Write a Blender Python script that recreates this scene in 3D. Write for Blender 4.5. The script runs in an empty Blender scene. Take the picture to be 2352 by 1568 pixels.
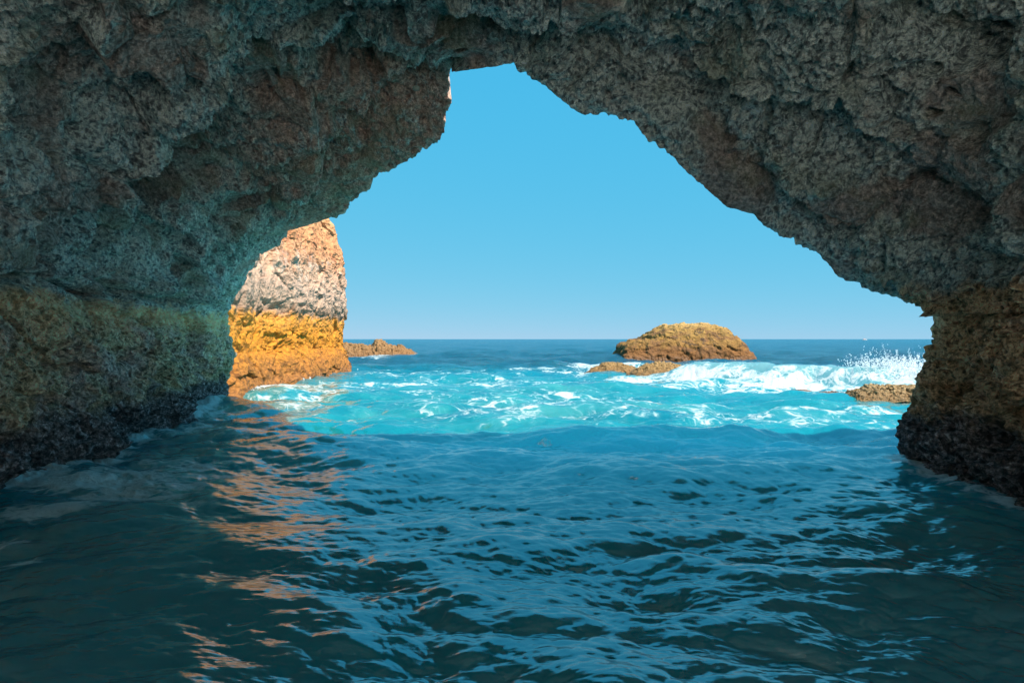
import bpy, math, random
import numpy as np
from mathutils import Vector
R = math.radians
rng = np.random.default_rng(7)
random.seed(7)
scene = bpy.context.scene
COL = scene.collection

# ------------------------------------------------------------------ scale of the place
H = 2.0            # eye height above the water
F = 683.0          # 24 mm lens on a 1024 px wide picture
CX, CY = 512.0, 338.6
S = 1024/2352.0
def at(px, py, d):                     # survey point: bearing + elevation + distance -> world
    px, py = px*S, py*S
    return np.array([(px-CX)/F*d, d, H-(py-CY)/F*d])
def ground(px, py):                    # a point on the water level
    d = F*H/(py*S-CY)
    return np.array([(px*S-CX)/F*d, d])
SUN_EL, SUN_AZ = 49.0, (0.74, -0.67)

# ------------------------------------------------------------------ numpy noise
_perm = rng.permutation(256).astype(np.int32)
_perm = np.concatenate([_perm, _perm])
_g = rng.normal(size=(256, 3)); _g /= np.linalg.norm(_g, axis=1)[:, None]; _g = _g.astype(np.float32)
def perlin(P):
    P = P.astype(np.float32)
    i = np.floor(P).astype(np.int32); f = P-i; i &= 255
    u = f*f*f*(f*(f*6-15)+10)
    out = 0
    for dx in (0, 1):
        a = _perm[(i[:, 0]+dx) & 255]
        wx = u[:, 0] if dx else 1-u[:, 0]
        for dy in (0, 1):
            b = _perm[(a+i[:, 1]+dy) & 255]
            wy = u[:, 1] if dy else 1-u[:, 1]
            for dz in (0, 1):
                c = _perm[(b+i[:, 2]+dz) & 255]
                wz = u[:, 2] if dz else 1-u[:, 2]
                g = _g[c]
                out = out + wx*wy*wz*(g[:, 0]*(f[:, 0]-dx)+g[:, 1]*(f[:, 1]-dy)+g[:, 2]*(f[:, 2]-dz))
    return out*1.5
def fbm(P, n=4, gain=0.5, lac=2.03, ridged=False, seed=0.0):
    a, s, t = 1.0, 0, 0
    Q = P+seed*17.31
    for k in range(n):
        v = perlin(Q)
        if ridged: v = 1-2*np.abs(v)*1.4
        s = s+a*v; t += a
        a *= gain; Q = Q*lac+11.7
    return s/t
def worley(P, seed=0):
    P = P.astype(np.float32)+seed*3.7
    i = np.floor(P).astype(np.int32); f = P-i
    f1 = np.full(len(P), 9.0, np.float32); f2 = f1.copy(); idd = np.zeros(len(P), np.int32)
    for dx in (-1, 0, 1):
        for dy in (-1, 0, 1):
            for dz in (-1, 0, 1):
                h = _perm[(_perm[(_perm[(i[:, 0]+dx) & 255]+i[:, 1]+dy) & 255]+i[:, 2]+dz) & 255]
                o = _g[h]*0.45+0.5
                d = np.sqrt((dx+o[:, 0]-f[:, 0])**2+(dy+o[:, 1]-f[:, 1])**2+(dz+o[:, 2]-f[:, 2])**2)
                m = d < f1
                f2 = np.where(m, f1, np.minimum(f2, d)); idd = np.where(m, h, idd); f1 = np.where(m, d, f1)
    return f1, f2, idd
def facets(P, seed=0):
    """random tilted planes, one per cell: broken-block relief in units of the cell size"""
    P = P.astype(np.float32)+seed*3.7
    i = np.floor(P).astype(np.int32); f = P-i
    f1 = np.full(len(P), 9.0, np.float32); out = np.zeros(len(P), np.float32)
    for dx in (-1, 0, 1):
        for dy in (-1, 0, 1):
            for dz in (-1, 0, 1):
                h = _perm[(_perm[(_perm[(i[:, 0]+dx) & 255]+i[:, 1]+dy) & 255]+i[:, 2]+dz) & 255]
                o = _g[h]*0.45+0.5
                r0, r1, r2 = f[:, 0]-dx-o[:, 0], f[:, 1]-dy-o[:, 1], f[:, 2]-dz-o[:, 2]
                d = r0*r0+r1*r1+r2*r2
                g = _g[(h+91) & 255]
                m = d < f1
                out = np.where(m, r0*g[:, 0]+r1*g[:, 1]+r2*g[:, 2]+.25*g[:, 0], out); f1 = np.where(m, d, f1)
    return out
def sstep(a, b, x):
    t = np.clip((x-a)/(b-a), 0, 1); return t*t*(3-2*t)
def polydist(X, Y, pts):
    """distance and side (>0 left of travel) to a polyline"""
    best = np.full(X.shape, 1e9); side = np.zeros(X.shape)
    for (x0, y0), (x1, y1) in zip(pts[:-1], pts[1:]):
        dx, dy = x1-x0, y1-y0; L = dx*dx+dy*dy
        t = np.clip(((X-x0)*dx+(Y-y0)*dy)/L, 0, 1)
        ex, ey = X-x0-t*dx, Y-y0-t*dy
        d = np.hypot(ex, ey); cr = dx*(Y-y0)-dy*(X-x0)
        m = d < best
        best = np.where(m, d, best); side = np.where(m, np.sign(cr), side)
    return best, side

# ------------------------------------------------------------------ mesh helpers
def grid_faces(nu, nv, wrap=False):
    a = np.arange(nu*nv).reshape(nu, nv)
    if wrap:
        b = np.roll(a, -1, axis=0)
        q = np.stack([a[:, :-1], b[:, :-1], b[:, 1:], a[:, 1:]], -1)
    else:
        q = np.stack([a[:-1, :-1], a[1:, :-1], a[1:, 1:], a[:-1, 1:]], -1)
    return q.reshape(-1, 4)
def mesh_obj(name, V, Q, mat, parent=None, attrs=None, smooth=True):
    V = np.ascontiguousarray(V, np.float32); Q = np.ascontiguousarray(Q, np.int32)
    k = Q.shape[1]
    me = bpy.data.meshes.new(name)
    me.vertices.add(len(V)); me.vertices.foreach_set('co', V.ravel())
    me.loops.add(Q.size); me.loops.foreach_set('vertex_index', Q.ravel())
    me.polygons.add(len(Q)); me.polygons.foreach_set('loop_start', np.arange(0, Q.size, k, dtype=np.int32))
    me.polygons.foreach_set('use_smooth', np.full(len(Q), smooth))
    for an, av in (attrs or {}).items():
        at_ = me.attributes.new(an, 'FLOAT', 'POINT'); at_.data.foreach_set('value', np.ascontiguousarray(av, np.float32))
    me.update(calc_edges=True); me.validate()
    me.materials.append(mat)
    o = bpy.data.objects.new(name, me); COL.objects.link(o)
    if parent: o.parent = parent
    return o
def subset(V, Q, mask, attrs):
    q = Q[mask]; used = np.unique(q); rm = np.full(len(V), -1, np.int64); rm[used] = np.arange(len(used))
    return V[used], rm[q], {k: v[used] for k, v in attrs.items()}
def tag(o, label=None, cat=None, group=None, kind=None):
    for k, v in (('label', label), ('category', cat), ('group', group), ('kind', kind)):
        if v: o[k] = v
    return o
def empty(name, loc=(0, 0, 0)):
    o = bpy.data.objects.new(name, None); o.location = loc; o.empty_display_size = .3; COL.objects.link(o); return o
def grid_normals(P):
    du = np.gradient(P, axis=0); dv = np.gradient(P, axis=1)
    n = np.cross(du, dv); n /= np.linalg.norm(n, axis=-1)[..., None]+1e-12
    return n
def gsmooth(a, sig, axis=0):
    r = int(sig*3)+1; k = np.exp(-0.5*(np.arange(-r, r+1)/sig)**2); k /= k.sum()
    pad = [(0, 0)]*a.ndim; pad[axis] = (r, r)
    b = np.pad(a, pad, mode='edge'); out = np.zeros_like(a)
    n = a.shape[axis]
    for j, w in enumerate(k):
        out += w*np.take(b, np.arange(j, j+n), axis=axis)
    return out

# ------------------------------------------------------------------ node helpers
class NT:
    def __init__(s, name):
        s.m = bpy.data.materials.new(name); s.m.use_nodes = True
        s.t = s.m.node_tree; s.n = s.t.nodes; s.l = s.t.links
        s.b = s.n['Principled BSDF']; s.out = s.n['Material Output']
        s.pos = s.n.new('ShaderNodeNewGeometry').outputs['Position']
    def link(s, a, b): s.l.new(a, b)
    def set(s, sock, v):
        if isinstance(v, bpy.types.NodeSocket): s.l.new(v, sock)
        elif v is not None: sock.default_value = v
    def math(s, op, a, b=None, c=None, clamp=False):
        n = s.n.new('ShaderNodeMath'); n.operation = op; n.use_clamp = clamp
        s.set(n.inputs[0], a); s.set(n.inputs[1], b); s.set(n.inputs[2], c); return n.outputs[0]
    def scale(s, vec, k):
        n = s.n.new('ShaderNodeVectorMath'); n.operation = 'MULTIPLY'; s.set(n.inputs[0], vec); n.inputs[1].default_value = k; return n.outputs[0]
    def add(s, a, b):
        n = s.n.new('ShaderNodeVectorMath'); n.operation = 'ADD'; s.set(n.inputs[0], a); s.set(n.inputs[1], b); return n.outputs[0]
    def noise(s, vec, scale, detail=5, rough=.55, dist=0, color=False):
        n = s.n.new('ShaderNodeTexNoise'); s.set(n.inputs['Vector'], vec); n.inputs['Scale'].default_value = scale
        n.inputs['Detail'].default_value = detail; n.inputs['Roughness'].default_value = rough; n.inputs['Distortion'].default_value = dist
        return n.outputs['Color' if color else 'Fac']
    def voro(s, vec, scale, feature='F1', out='Distance', rnd=1):
        n = s.n.new('ShaderNodeTexVoronoi'); n.feature = feature; s.set(n.inputs['Vector'], vec); n.inputs['Scale'].default_value = scale
        n.inputs['Randomness'].default_value = rnd
        return n.outputs[out]
    def rng(s, v, a, b, c=0, d=1, smooth=True):
        n = s.n.new('ShaderNodeMapRange'); n.interpolation_type = 'SMOOTHSTEP' if smooth else 'LINEAR'
        s.set(n.inputs['Value'], v)
        for k, x in zip(('From Min', 'From Max', 'To Min', 'To Max'), (a, b, c, d)): s.set(n.inputs[k], x)
        return n.outputs[0]
    def ramp(s, v, stops, interp='LINEAR'):
        n = s.n.new('ShaderNodeValToRGB'); n.color_ramp.interpolation = interp; e = n.color_ramp.elements
        while len(e) < len(stops): e.new(.5)
        for el, (p, c) in zip(e, stops): el.position = p; el.color = (*c, 1)
        s.set(n.inputs[0], v); return n.outputs[0]
    def mix(s, f, a, b, mode='MIX'):
        n = s.n.new('ShaderNodeMix'); n.data_type = 'RGBA'; n.blend_type = mode
        s.set(n.inputs[0], f)
        for sock, v in ((n.inputs[6], a), (n.inputs[7], b)):
            s.set(sock, v if isinstance(v, bpy.types.NodeSocket) else (*v, 1))
        return n.outputs[2]
    def attr(s, name):
        n = s.n.new('ShaderNodeAttribute'); n.attribute_name = name; return n.outputs['Fac']
    def z(s):
        n = s.n.new('ShaderNodeSeparateXYZ'); s.link(s.pos, n.inputs[0]); return n.outputs
    def bump(s, h, strength, dist, normal=None):
        n = s.n.new('ShaderNodeBump'); s.set(n.inputs['Height'], h); s.set(n.inputs['Strength'], strength); n.inputs['Distance'].default_value = dist
        if normal: s.link(normal, n.inputs['Normal'])
        return n.outputs[0]

# ------------------------------------------------------------------ materials
def cave_rock():
    s = NT('cave_limestone')
    X = s.z(); z = X[2]; y = X[1]; x = X[0]
    big = s.noise(s.pos, .55, 5, .6, .4)
    med = s.noise(s.pos, 2.6, 6, .65, .6)
    wrp = s.add(s.pos, s.scale(s.noise(s.pos, 3, 3, .5, 0, True), (.12, .12, .12)))
    rdg = s.rng(s.math('ABSOLUTE', s.math('SUBTRACT', s.noise(wrp, 5.5, 7, .66, 1.0), .5)), 0, .13, 1, 0)
    por = s.rng(s.voro(wrp, 8.5), .12, .5)
    fine = s.math('ADD', s.math('MULTIPLY', rdg, .17), s.math('MULTIPLY', por, .13))
    fine = s.math('ADD', fine, s.math('ADD', .295, s.math('MULTIPLY', s.math('SUBTRACT', s.noise(s.pos, 14, 6, .7, .3), .5), .75)))
    grit = s.noise(s.pos, 60, 4, .75)
    # upper beds: blue-grey crust over brown limestone
    crust = s.ramp(fine, [(.34, (.085, .10, .10)), (.46, (.22, .26, .245)), (.56, (.44, .50, .46)), (.7, (.64, .68, .60))])
    brown = s.ramp(fine, [(.34, (.11, .095, .085)), (.52, (.25, .215, .185)), (.7, (.46, .40, .35))])
    cov = s.math('ADD', s.math('MULTIPLY', big, .8), s.math('MULTIPLY', med, .5))
    cr_ = s.attr('crust')
    up = s.mix(s.math('MULTIPLY', s.rng(s.math('ADD', cr_, s.math('MULTIPLY', s.math('SUBTRACT', med, .5), 1.6)), .0, .9), s.rng(cov, .38, .58)), brown, crust)
    # reddish beds out at the nose of the hanging block
    red = s.ramp(fine, [(.3, (.20, .10, .07)), (.55, (.40, .24, .17)), (.75, (.58, .42, .29))])
    nose = s.math('MULTIPLY', s.rng(y, 10.5, 13.5), s.rng(x, -8.0, -3.5))
    nose = s.math('MULTIPLY', nose, s.rng(med, .34, .50))
    nose = s.math('MULTIPLY', nose, s.rng(z, 3.6, 5.0))
    up = s.mix(s.math('MULTIPLY', nose, .85), up, red)
    olive = s.ramp(med, [(.35, (.13, .15, .09)), (.6, (.24, .25, .15))])
    up = s.mix(s.math('MULTIPLY', s.rng(s.noise(s.pos, .9, 4), .5, .7), .5), up, olive)
    # tide-washed band: ochre / olive, then dark barnacle belt
    zw = s.math('ADD', z, s.math('MULTIPLY', s.math('SUBTRACT', s.noise(s.pos, 1.3, 5, .65), .5), 1.1))
    ochre = s.ramp(fine, [(.32, (.09, .06, .035)), (.46, (.31, .22, .13)), (.57, (.54, .41, .26)), (.7, (.78, .62, .44))])
    grey = s.ramp(fine, [(.32, (.075, .052, .045)), (.48, (.27, .19, .165)), (.66, (.62, .48, .41))])
    yel = s.mix(.5, ochre, (.86, .60, .30))
    mid = s.mix(s.rng(s.noise(s.pos, 1.1, 5, .6), .40, .62), ochre, grey)
    topb = s.rng(zw, 2.0, 2.55)
    lefty = s.rng(x, -3, -6, 0, 1)
    mid = s.mix(s.math('MULTIPLY', s.math('MULTIPLY', topb, lefty), s.rng(y, 8, 17, .35, 1)), mid, yel)
    rust = s.ramp(fine, [(.32, (.07, .042, .024)), (.48, (.34, .205, .105)), (.66, (.72, .50, .30))])
    righty = s.rng(x, 3, 5)
    mid = s.mix(s.math('MULTIPLY', righty, s.rng(med, .35, .55, .55, 1)), mid, rust)
    dark = s.ramp(fine, [(.36, (.025, .022, .022)), (.5, (.085, .072, .07)), (.6, (.20, .17, .17)), (.7, (.50, .48, .48))])
    green = s.mix(s.rng(med, .45, .6), mid, (.13, .085, .04))
    belt = s.rng(zw, .65, 1.0)
    low = s.mix(s.rng(zw, 1.0, 1.5), s.mix(.55, mid, green), mid)
    low = s.mix(belt, dark, low)
    col = s.mix(s.rng(s.math('ADD', z, s.math('MULTIPLY', s.math('SUBTRACT', s.noise(s.pos, 1.9, 5, .6), .5), .8)), 2.60, 2.85), low, up)
    grit_c = s.math('MULTIPLY', s.rng(grit, .38, .62, .80, 1.15, False), s.rng(s.noise(s.pos, 22, 4, .7, .6), .36, .6, .72, 1.22, False))
    n = s.n.new('ShaderNodeCombineColor'); [s.link(grit_c, n.inputs[k]) for k in range(3)]
    col = s.mix(1.0, col, n.outputs[0], 'MULTIPLY')
    vm = s.scale(col, (1.94, 1.72, 1.72)); s.link(vm, s.b.inputs['Base Color'])
    s.b.inputs['Roughness'].default_value = .88
    wet = s.rng(z, .55, .05, .85, .35)
    s.link(wet, s.b.inputs['Roughness'])
    s.b.inputs['Specular IOR Level'].default_value = .3
    h = s.math('ADD', s.noise(s.pos, 22, 6, .72, .5), s.math('MULTIPLY', s.voro(s.pos, 26), .6))
    h = s.math('ADD', h, s.math('MULTIPLY', s.noise(s.pos, 75, 4, .7), .35))
    s.link(s.bump(h, 1.0, .05), s.b.inputs['Normal'])
    return s.m

def lit_rock(name, stops, zlo, zhi, wob=.9, fs=6, bumpd=.08, patch=None, wet=True):
    """sun-bleached limestone in beds: stops = colour by height"""
    s = NT(name)
    z = s.z()[2]
    w = s.math('MULTIPLY', s.math('SUBTRACT', s.noise(s.scale(s.pos, (1, 1, 2.2)), .55, 6, .62), .5), wob)
    zz = s.math('ADD', z, w)
    c = s.ramp(s.rng(zz, zlo, zhi, 0, 1, False), [((h-zlo)/(zhi-zlo), k) for h, k in stops])
    fine = s.noise(s.scale(s.pos, (1, 1, 1.5)), fs, 7, .7, .3)
    f2 = s.rng(fine, .33, .66, .52, 1.28, False)
    n = s.n.new('ShaderNodeCombineColor'); [s.link(f2, n.inputs[k]) for k in range(3)]
    c = s.mix(1.0, c, n.outputs[0], 'MULTIPLY')
    if patch:
        for sc, a, b, colr, amt, lo, hi in patch:
            pz = s.math('MULTIPLY', s.rng(zz, lo-.5, lo), s.rng(zz, hi+.5, hi))
            m = s.rng(s.noise(s.scale(s.pos, (1, 1, 1.8)), sc, 7, .65, .8), a, b, 0, amt)
            c = s.mix(s.math('MULTIPLY', m, pz), c, colr)
    s.link(c, s.b.inputs['Base Color'])
    s.b.inputs['Roughness'].default_value = .85
    if wet: s.link(s.rng(z, .6, .1, .85, .35), s.b.inputs['Roughness'])
    s.b.inputs['Specular IOR Level'].default_value = .3
    h = s.math('ADD', s.noise(s.pos, fs*1.6, 7, .72, .4), s.math('MULTIPLY', s.voro(s.pos, fs*2), .5))
    s.link(s.bump(h, 1.0, bumpd), s.b.inputs['Normal'])
    return s.m

def sea_mat():
    s = NT('sea_water')
    foam_a = s.attr('foam'); turq = s.attr('turq'); far = s.attr('far'); churn = s.attr('churn')
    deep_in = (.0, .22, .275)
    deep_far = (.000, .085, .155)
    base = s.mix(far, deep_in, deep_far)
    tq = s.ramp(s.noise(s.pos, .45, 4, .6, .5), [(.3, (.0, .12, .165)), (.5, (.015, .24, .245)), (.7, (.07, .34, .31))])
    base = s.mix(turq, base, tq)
    base = s.mix(s.attr('open'), base, (.01, .62, .68))  # water painted brighter where the cave's shadow lies, softening its edge
    base = s.mix(s.math('MULTIPLY', churn, .75), base, (.26, .40, .37))
    # foam lace: warped cells + streaks
    warp = s.noise(s.pos, .9, 3, .5, 0, True)
    wv = s.add(s.pos, s.scale(warp, (1.1, 1.1, 0)))
    sv = s.scale(wv, (1, 1.15, 0))
    ed = s.voro(sv, 1.7, 'DISTANCE_TO_EDGE')
    ed2 = s.voro(sv, 4.3, 'DISTANCE_TO_EDGE')
    lace = s.math('MAXIMUM', s.rng(ed, .16, .0), s.math('MULTIPLY', s.rng(ed2, .14, 0), .75))
    cl = s.noise(sv, 1.3, 8, .68, .9)
    clf = s.noise(s.pos, 7, 5, .7, .4)
    pat = s.math('ADD', s.math('MULTIPLY', s.rng(cl, .28, .72, 0, 1, False), .68), s.math('MULTIPLY', lace, .18))
    pat = s.math('ADD', pat, s.math('MULTIPLY', clf, .22))
    thr = s.math('SUBTRACT', 1.0, foam_a)
    fm = s.rng(pat, s.math('SUBTRACT', thr, .09), s.math('ADD', thr, .20))
    thin = s.rng(pat, s.math('SUBTRACT', thr, .28), s.math('ADD', thr, .12))     # milky, aerated water round the foam
    base = s.mix(s.math('MULTIPLY', thin, .55), base, (.16, .42, .43))
    s.link(base, s.b.inputs['Base Color'])
    s.b.inputs['Roughness'].default_value = .04
    s.link(s.rng(far, 0, 1, .02, .18), s.b.inputs['Roughness'])
    s.b.inputs['IOR'].default_value = 3.0
    s.link(s.rng(far, 0, 1, .5, .07), s.b.inputs['Specular IOR Level'])
    s.b.subsurface_method = 'RANDOM_WALK' if hasattr(s.b, 'subsurface_method') else s.b.subsurface_method
    s.link(s.math('MULTIPLY', s.math('MAXIMUM', turq, s.attr('open')), s.rng(far, 1, .0), None, True), s.b.inputs['Subsurface Weight'])
    s.b.inputs['Subsurface Radius'].default_value = (.25, 1.0, 1.0); s.b.inputs['Subsurface Scale'].default_value = 4.5
    # capillary ripples
    cam = s.n.new('ShaderNodeCameraData')
    rip = s.noise(s.scale(s.pos, (1, 1.7, 1)), 7, 5, .6, .8)
    rip2 = s.noise(s.scale(s.pos, (1, 1.5, 1)), 24, 3, .6, .5)
    rr = s.math('ADD', rip, s.math('MULTIPLY', rip2, .22))
    b1 = s.bump(rr, .3, .012)
    fr = s.noise(s.scale(s.pos, (.5, 1.3, 1)), .9, 7, .68, .3)
    b2 = s.bump(fr, s.math('MULTIPLY', far, 1.0), .9, b1)
    s.link(b2, s.b.inputs['Normal'])
    fb = s.n.new('ShaderNodeBsdfPrincipled')
    fcol = s.ramp(s.noise(s.pos, 9, 6, .7), [(.3, (.46, .54, .55)), (.62, (.72, .74, .73))])
    s.link(fcol, fb.inputs['Base Color']); fb.inputs['Roughness'].default_value = .55
    fh = s.noise(s.pos, 13, 6, .7)
    s.link(s.bump(fh, .8, .05), fb.inputs['Normal'])
    mx = s.n.new('ShaderNodeMixShader'); s.link(s.math('MULTIPLY', fm, .95), mx.inputs[0])
    s.link(s.b.outputs[0], mx.inputs[1]); s.link(fb.outputs[0], mx.inputs[2])
    s.link(mx.outputs[0], s.out.inputs['Surface'])
    return s.m

def simple(name, col, rough=.6, ns=20, amt=.2):
    s = NT(name)
    f = s.rng(s.noise(s.pos, ns, 4), .3, .7, 1-amt, 1+amt, False)
    n = s.n.new('ShaderNodeCombineColor'); [s.link(f, n.inputs[k]) for k in range(3)]
    s.link(s.mix(1.0, col, n.outputs[0], 'MULTIPLY'), s.b.inputs['Base Color']); s.b.inputs['Roughness'].default_value = rough
    return s.m

M_CAVE = cave_rock()
M_SEA = sea_mat()

# ================================================================== THE SEA CAVE
rim = [(530,922,21.3),(520,880,21.2),(527,850,21.1),(541,815,21),(530,770,21),(523,730,21),(533,690,20.6),(560,650,20.2),(580,610,19.8),
 (600,585,19.3),(640,560,18.8),(665,530,18.2),(700,521,17.6),(745,503,17),(775,495,16.7),(800,481,16.4),(808,458,16.1),(850,432,15.6),
 (858,408,15.3),(900,385,14.9),(945,362,14.5),(960,342,14.3),(1000,325,14),(1018,300,13.8),(1022,270,13.5),(1034,235,13.2),(1040,205,13),
 (1035,185,12.8),(1037,160,12.6),(1055,163,11.6),(1080,160,11.1),(1115,155,11),(1150,149,10.8),(1180,150,10.8),(1215,178,10.8),(1250,190,10.8),(1290,230,10.8),
 (1325,258,10.8),(1360,266,10.8),(1400,268,10.9),(1440,275,10.9),(1470,294,11),(1490,320,11),(1540,355,11.1),(1570,385,11.1),(1600,415,11.2),
 (1640,450,11.3),(1670,475,11.3),(1730,490,11.4),(1760,520,11.5),(1810,545,11.5),(1860,570,11.6),(1900,600,11.6),(1920,628,11.6),(1960,645,11.6),
 (2010,662,11.6),(2060,680,11.6),(2110,695,11.5),(2138,710,11.5),(2146,740,11.4),(2140,775,11.4),(2127,810,11.4),(2118,850,11.4),(2108,890,11.4),
 (2090,940,11.4),(2070,990,11.35),(2060,1030,11.35),(2060,1055,11.3)]
bord = {(530,922):(-90,1178,7.85),(523,730):(-90,640,7.9),(600,585):(-90,330,7.7),(745,503):(-90,40,7.6),(858,408):(60,-90,7.7),
 (1022,270):(420,-90,8),(1037,160):(850,-90,8.0),(1150,149):(1150,-90,8.0),(1290,230):(1500,-90,8),(1470,294):(1950,-90,7.7),
 (1640,450):(2440,-90,7.3),(1860,570):(2440,240,7.4),(2010,662):(2440,480,7.6),(2138,710):(2440,700,7.8),(2060,1055):(2440,1190,7.65)}
keys = [i for i, p in enumerate(rim) if (p[0], p[1]) in bord]
ridx = np.arange(len(rim))
rimA = np.array(rim, float)
bA = np.array([bord[(rim[k][0], rim[k][1])] for k in keys], float)
# parameter along the arch: rim arc length + border arc length
segr = np.hypot(*np.diff(rimA[:, :2], axis=0).T)
cr = np.concatenate([[0], np.cumsum(segr)])
bi = np.stack([np.interp(cr, cr[keys], bA[:, j]) for j in range(3)], 1)
segb = np.hypot(*np.diff(bi[:, :2], axis=0).T)
cu = np.concatenate([[0], np.cumsum(segr*0.9+segb*.6)])
NU, NV = 1750, 560
uu = np.linspace(0, cu[-1], NU)
rp = np.stack([np.interp(uu, cu, rimA[:, j]) for j in range(3)], 1)
bp = np.stack([np.interp(uu, cu, bi[:, j]) for j in range(3)], 1)
rs = gsmooth(rp, 42); bs = gsmooth(bp, 45)
e = np.minimum(np.arange(NU), np.arange(NU)[::-1])/90.0
we = np.clip(e, 0, 1)[:, None]
rs = rp*(1-we)+rs*we; bs = bp*(1-we)+bs*we
def at_arr(a):
    px, py, d = a[:, 0]*S, a[:, 1]*S, a[:, 2]
    return np.stack([(px-CX)/F*d, d, H-(py-CY)/F*d], 1)
A = at_arr(rs); A0 = at_arr(rp); B = at_arr(bs); dA = A0-A
u_ledgeL = np.interp(np.interp(5.4, ridx, cr), cr, cu)
u_ledgeR = np.interp(np.interp(58.3, ridx, cr), cr, cu)
s_ = np.linspace(0, 1, NV)
da, db = A[:, 1][:, None], B[:, 1][:, None]
t = s_[None]*da/(db+s_[None]*(da-db))
t = np.clip(t, 0, 1)
P = A[:, None]*(1-t[..., None])+B[:, None]*t[..., None]
P = P+dA[:, None]*np.exp(-s_*13)[None, :, None]
zc = np.array([-0.5, 9.0, 2.6])
rad = P-zc; rad[..., 1] = 0
rad /= np.linalg.norm(rad, axis=-1)[..., None]
bulge = .55*np.sin(np.pi*np.clip(t, 0, 1))
arch = np.sin(np.pi*np.clip((uu-u_ledgeL)/(u_ledgeR-u_ledgeL), 0, 1))[:, None]
P = P+rad*(bulge*(.25+.75*arch))[..., None]
# image-plane survey coordinates of each undisplaced vertex, in which the big cracks were surveyed
IX = (CX+F*P[..., 0]/P[..., 1])/S; IY = (CY+F*(H-P[..., 2])/P[..., 1])/S
N = grid_normals(P)
N = gsmooth(gsmooth(N, 9, 0), 6, 1); N /= np.linalg.norm(N, axis=-1)[..., None]
flip = np.sign(np.sum(N*(zc-P), -1).mean()); N *= flip            # towards the void
shape = P.shape[:2]
Pf = P.reshape(-1, 3); ix = IX.ravel(); iy = IY.ravel()
sv = np.repeat(s_[None], NU, 0).ravel(); uv = np.repeat(uu[:, None], NV, 1).ravel()
inner = np.clip(sv*9, 0, 1); inner2 = sstep(.0, .10, sv)
D = np.zeros(len(Pf))
wv = np.stack([fbm(Pf/1.1, 3, seed=k) for k in (1, 2, 3)], 1)
D += .42*fbm(Pf/2.4, 3, seed=4)*(.25+.75*inner)
Pw = Pf+wv*.35
f1, f2, cid = worley(Pw*np.array([1, 1, 1.35])/1.25)
facet = (_g[cid][:, 0]*.17)+(np.clip(f2-f1, 0, .35)-.2)*.42
D += facet*inner
fw = wv*.5; lowf = .45+.55*sstep(1.8, 3.0, Pf[:, 2])
edgef = inner*inner*(1-.6*sstep(.55, 1, sv))
D += .70*facets((Pf+fw)*np.array([1, 1, 1.2])/2.7, 3)*edgef*lowf
D += lowf*.27*facets((Pf+fw*.5)*np.array([1, .9, 1.3])/.95, 5)*edgef*sstep(-.35, .25, fbm(Pf/2.6, 2, seed=45))
smooth_mask = sstep(.0, .30, fbm(Pf/1.6, 3, seed=9))
panel = np.zeros(len(Pf))
for px_, py_, rx_, ry_ in ((365,462,90,60),(640,215,70,95),(1960,470,150,70),(2170,430,130,150),(2230,230,110,90),(760,430,40,40),(480,400,60,40),(60,590,90,40)):
    panel = np.maximum(panel, np.exp(-(((ix-px_)/rx_)**2+((iy-py_)/ry_)**2)**1.6))
smooth_mask = np.maximum(smooth_mask, sstep(.25, .8, panel+.7*fbm(Pf/.6, 4, seed=8)))
rough = 1-.80*smooth_mask
# surveyed cracks: the bed above / left overhangs, the block behind it is recessed
def crack(pts, w, depth, fall, recess, sidesign, jag=9):
    global D
    jx = ix+jag*perl1; jy = iy+jag*perl2
    d, sd = polydist(jx, jy, pts)
    D -= inner2*depth*np.exp(-(d/w)**2)
    m = (sd*sidesign > 0)
    D -= inner2*np.where(m, recess*np.exp(-(d/fall)), 0)
q = np.stack([ix/60, iy/60, ix*0], 1)
perl1 = fbm(q, 4, seed=5)*1.6; perl2 = fbm(q, 4, seed=6)*1.6
main = [(1040,158),(940,143),(860,130),(800,108),(700,117),(625,112),(596,135),(535,165),(505,215),(470,268),(466,325),(430,355),(372,408),(305,478),(225,530)]
crack(main, 17, .70, 130, .80, -1, 16)
crack([(596,120),(666,149),(767,190),(841,212),(885,224),(912,206),(1000,190)], 11, .50, 55, .30, -1, 16)
crack([(745,335),(738,420),(700,470),(650,520)], 6, .16, 70, .30, -1, 14)
crack([(350,470),(440,380),(520,400),(590,430)], 6, .16, 60, .20, -1, 14)
crack([(720,225),(724,290),(733,345)], 4, .06, 40, .06, -1)
crack([(0,640),(120,632),(210,650),(300,676),(360,690),(430,700),(530,722)], 13, .22, 80, .42, 1, 26)
crack([(190,590),(270,640),(360,650)], 8, .12, 40, .08, 1)
crack([(1930,560),(2050,590),(2180,600),(2400,585)], 7, .10, 40, .08, 1)
crack([(1900,470),(2050,545),(2200,560)], 6, .08, 40, .07, 1)
crack([(2140,716),(2200,722),(2290,720),(2440,712)], 8, .12, 90, .30, 1, 5)
def dent(x, y, rx, ry, depth):
    global D
    r = ((ix+14*perl1-x)/rx)**2+((iy+14*perl2-y)/ry)**2
    D -= inner2*depth*np.exp(-r**1.5)
for a in [(2215,112,75,40,.55),(2222,318,32,26,.32),(2323,950,24,62,.75),(2265,1003,30,30,.6),(2326,1040,26,26,.55),(2000,1000,0.01,0.01,0),
          (2100,960,14,30,.2),(2150,1000,18,22,.2),(360,465,75,45,.16),(640,215,75,60,.22),(1950,480,140,60,.18),(2180,450,110,70,.2),(1500,200,80,50,.12),
          (40,640,60,22,.2),(250,600,45,20,.15),(130,585,60,16,.15),(430,810,60,26,.15),(2330,700,40,14,.15),(820,360,60,60,.14),(455,910,30,26,.25)]:
    if a[2] > 1: dent(*a)
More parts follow.
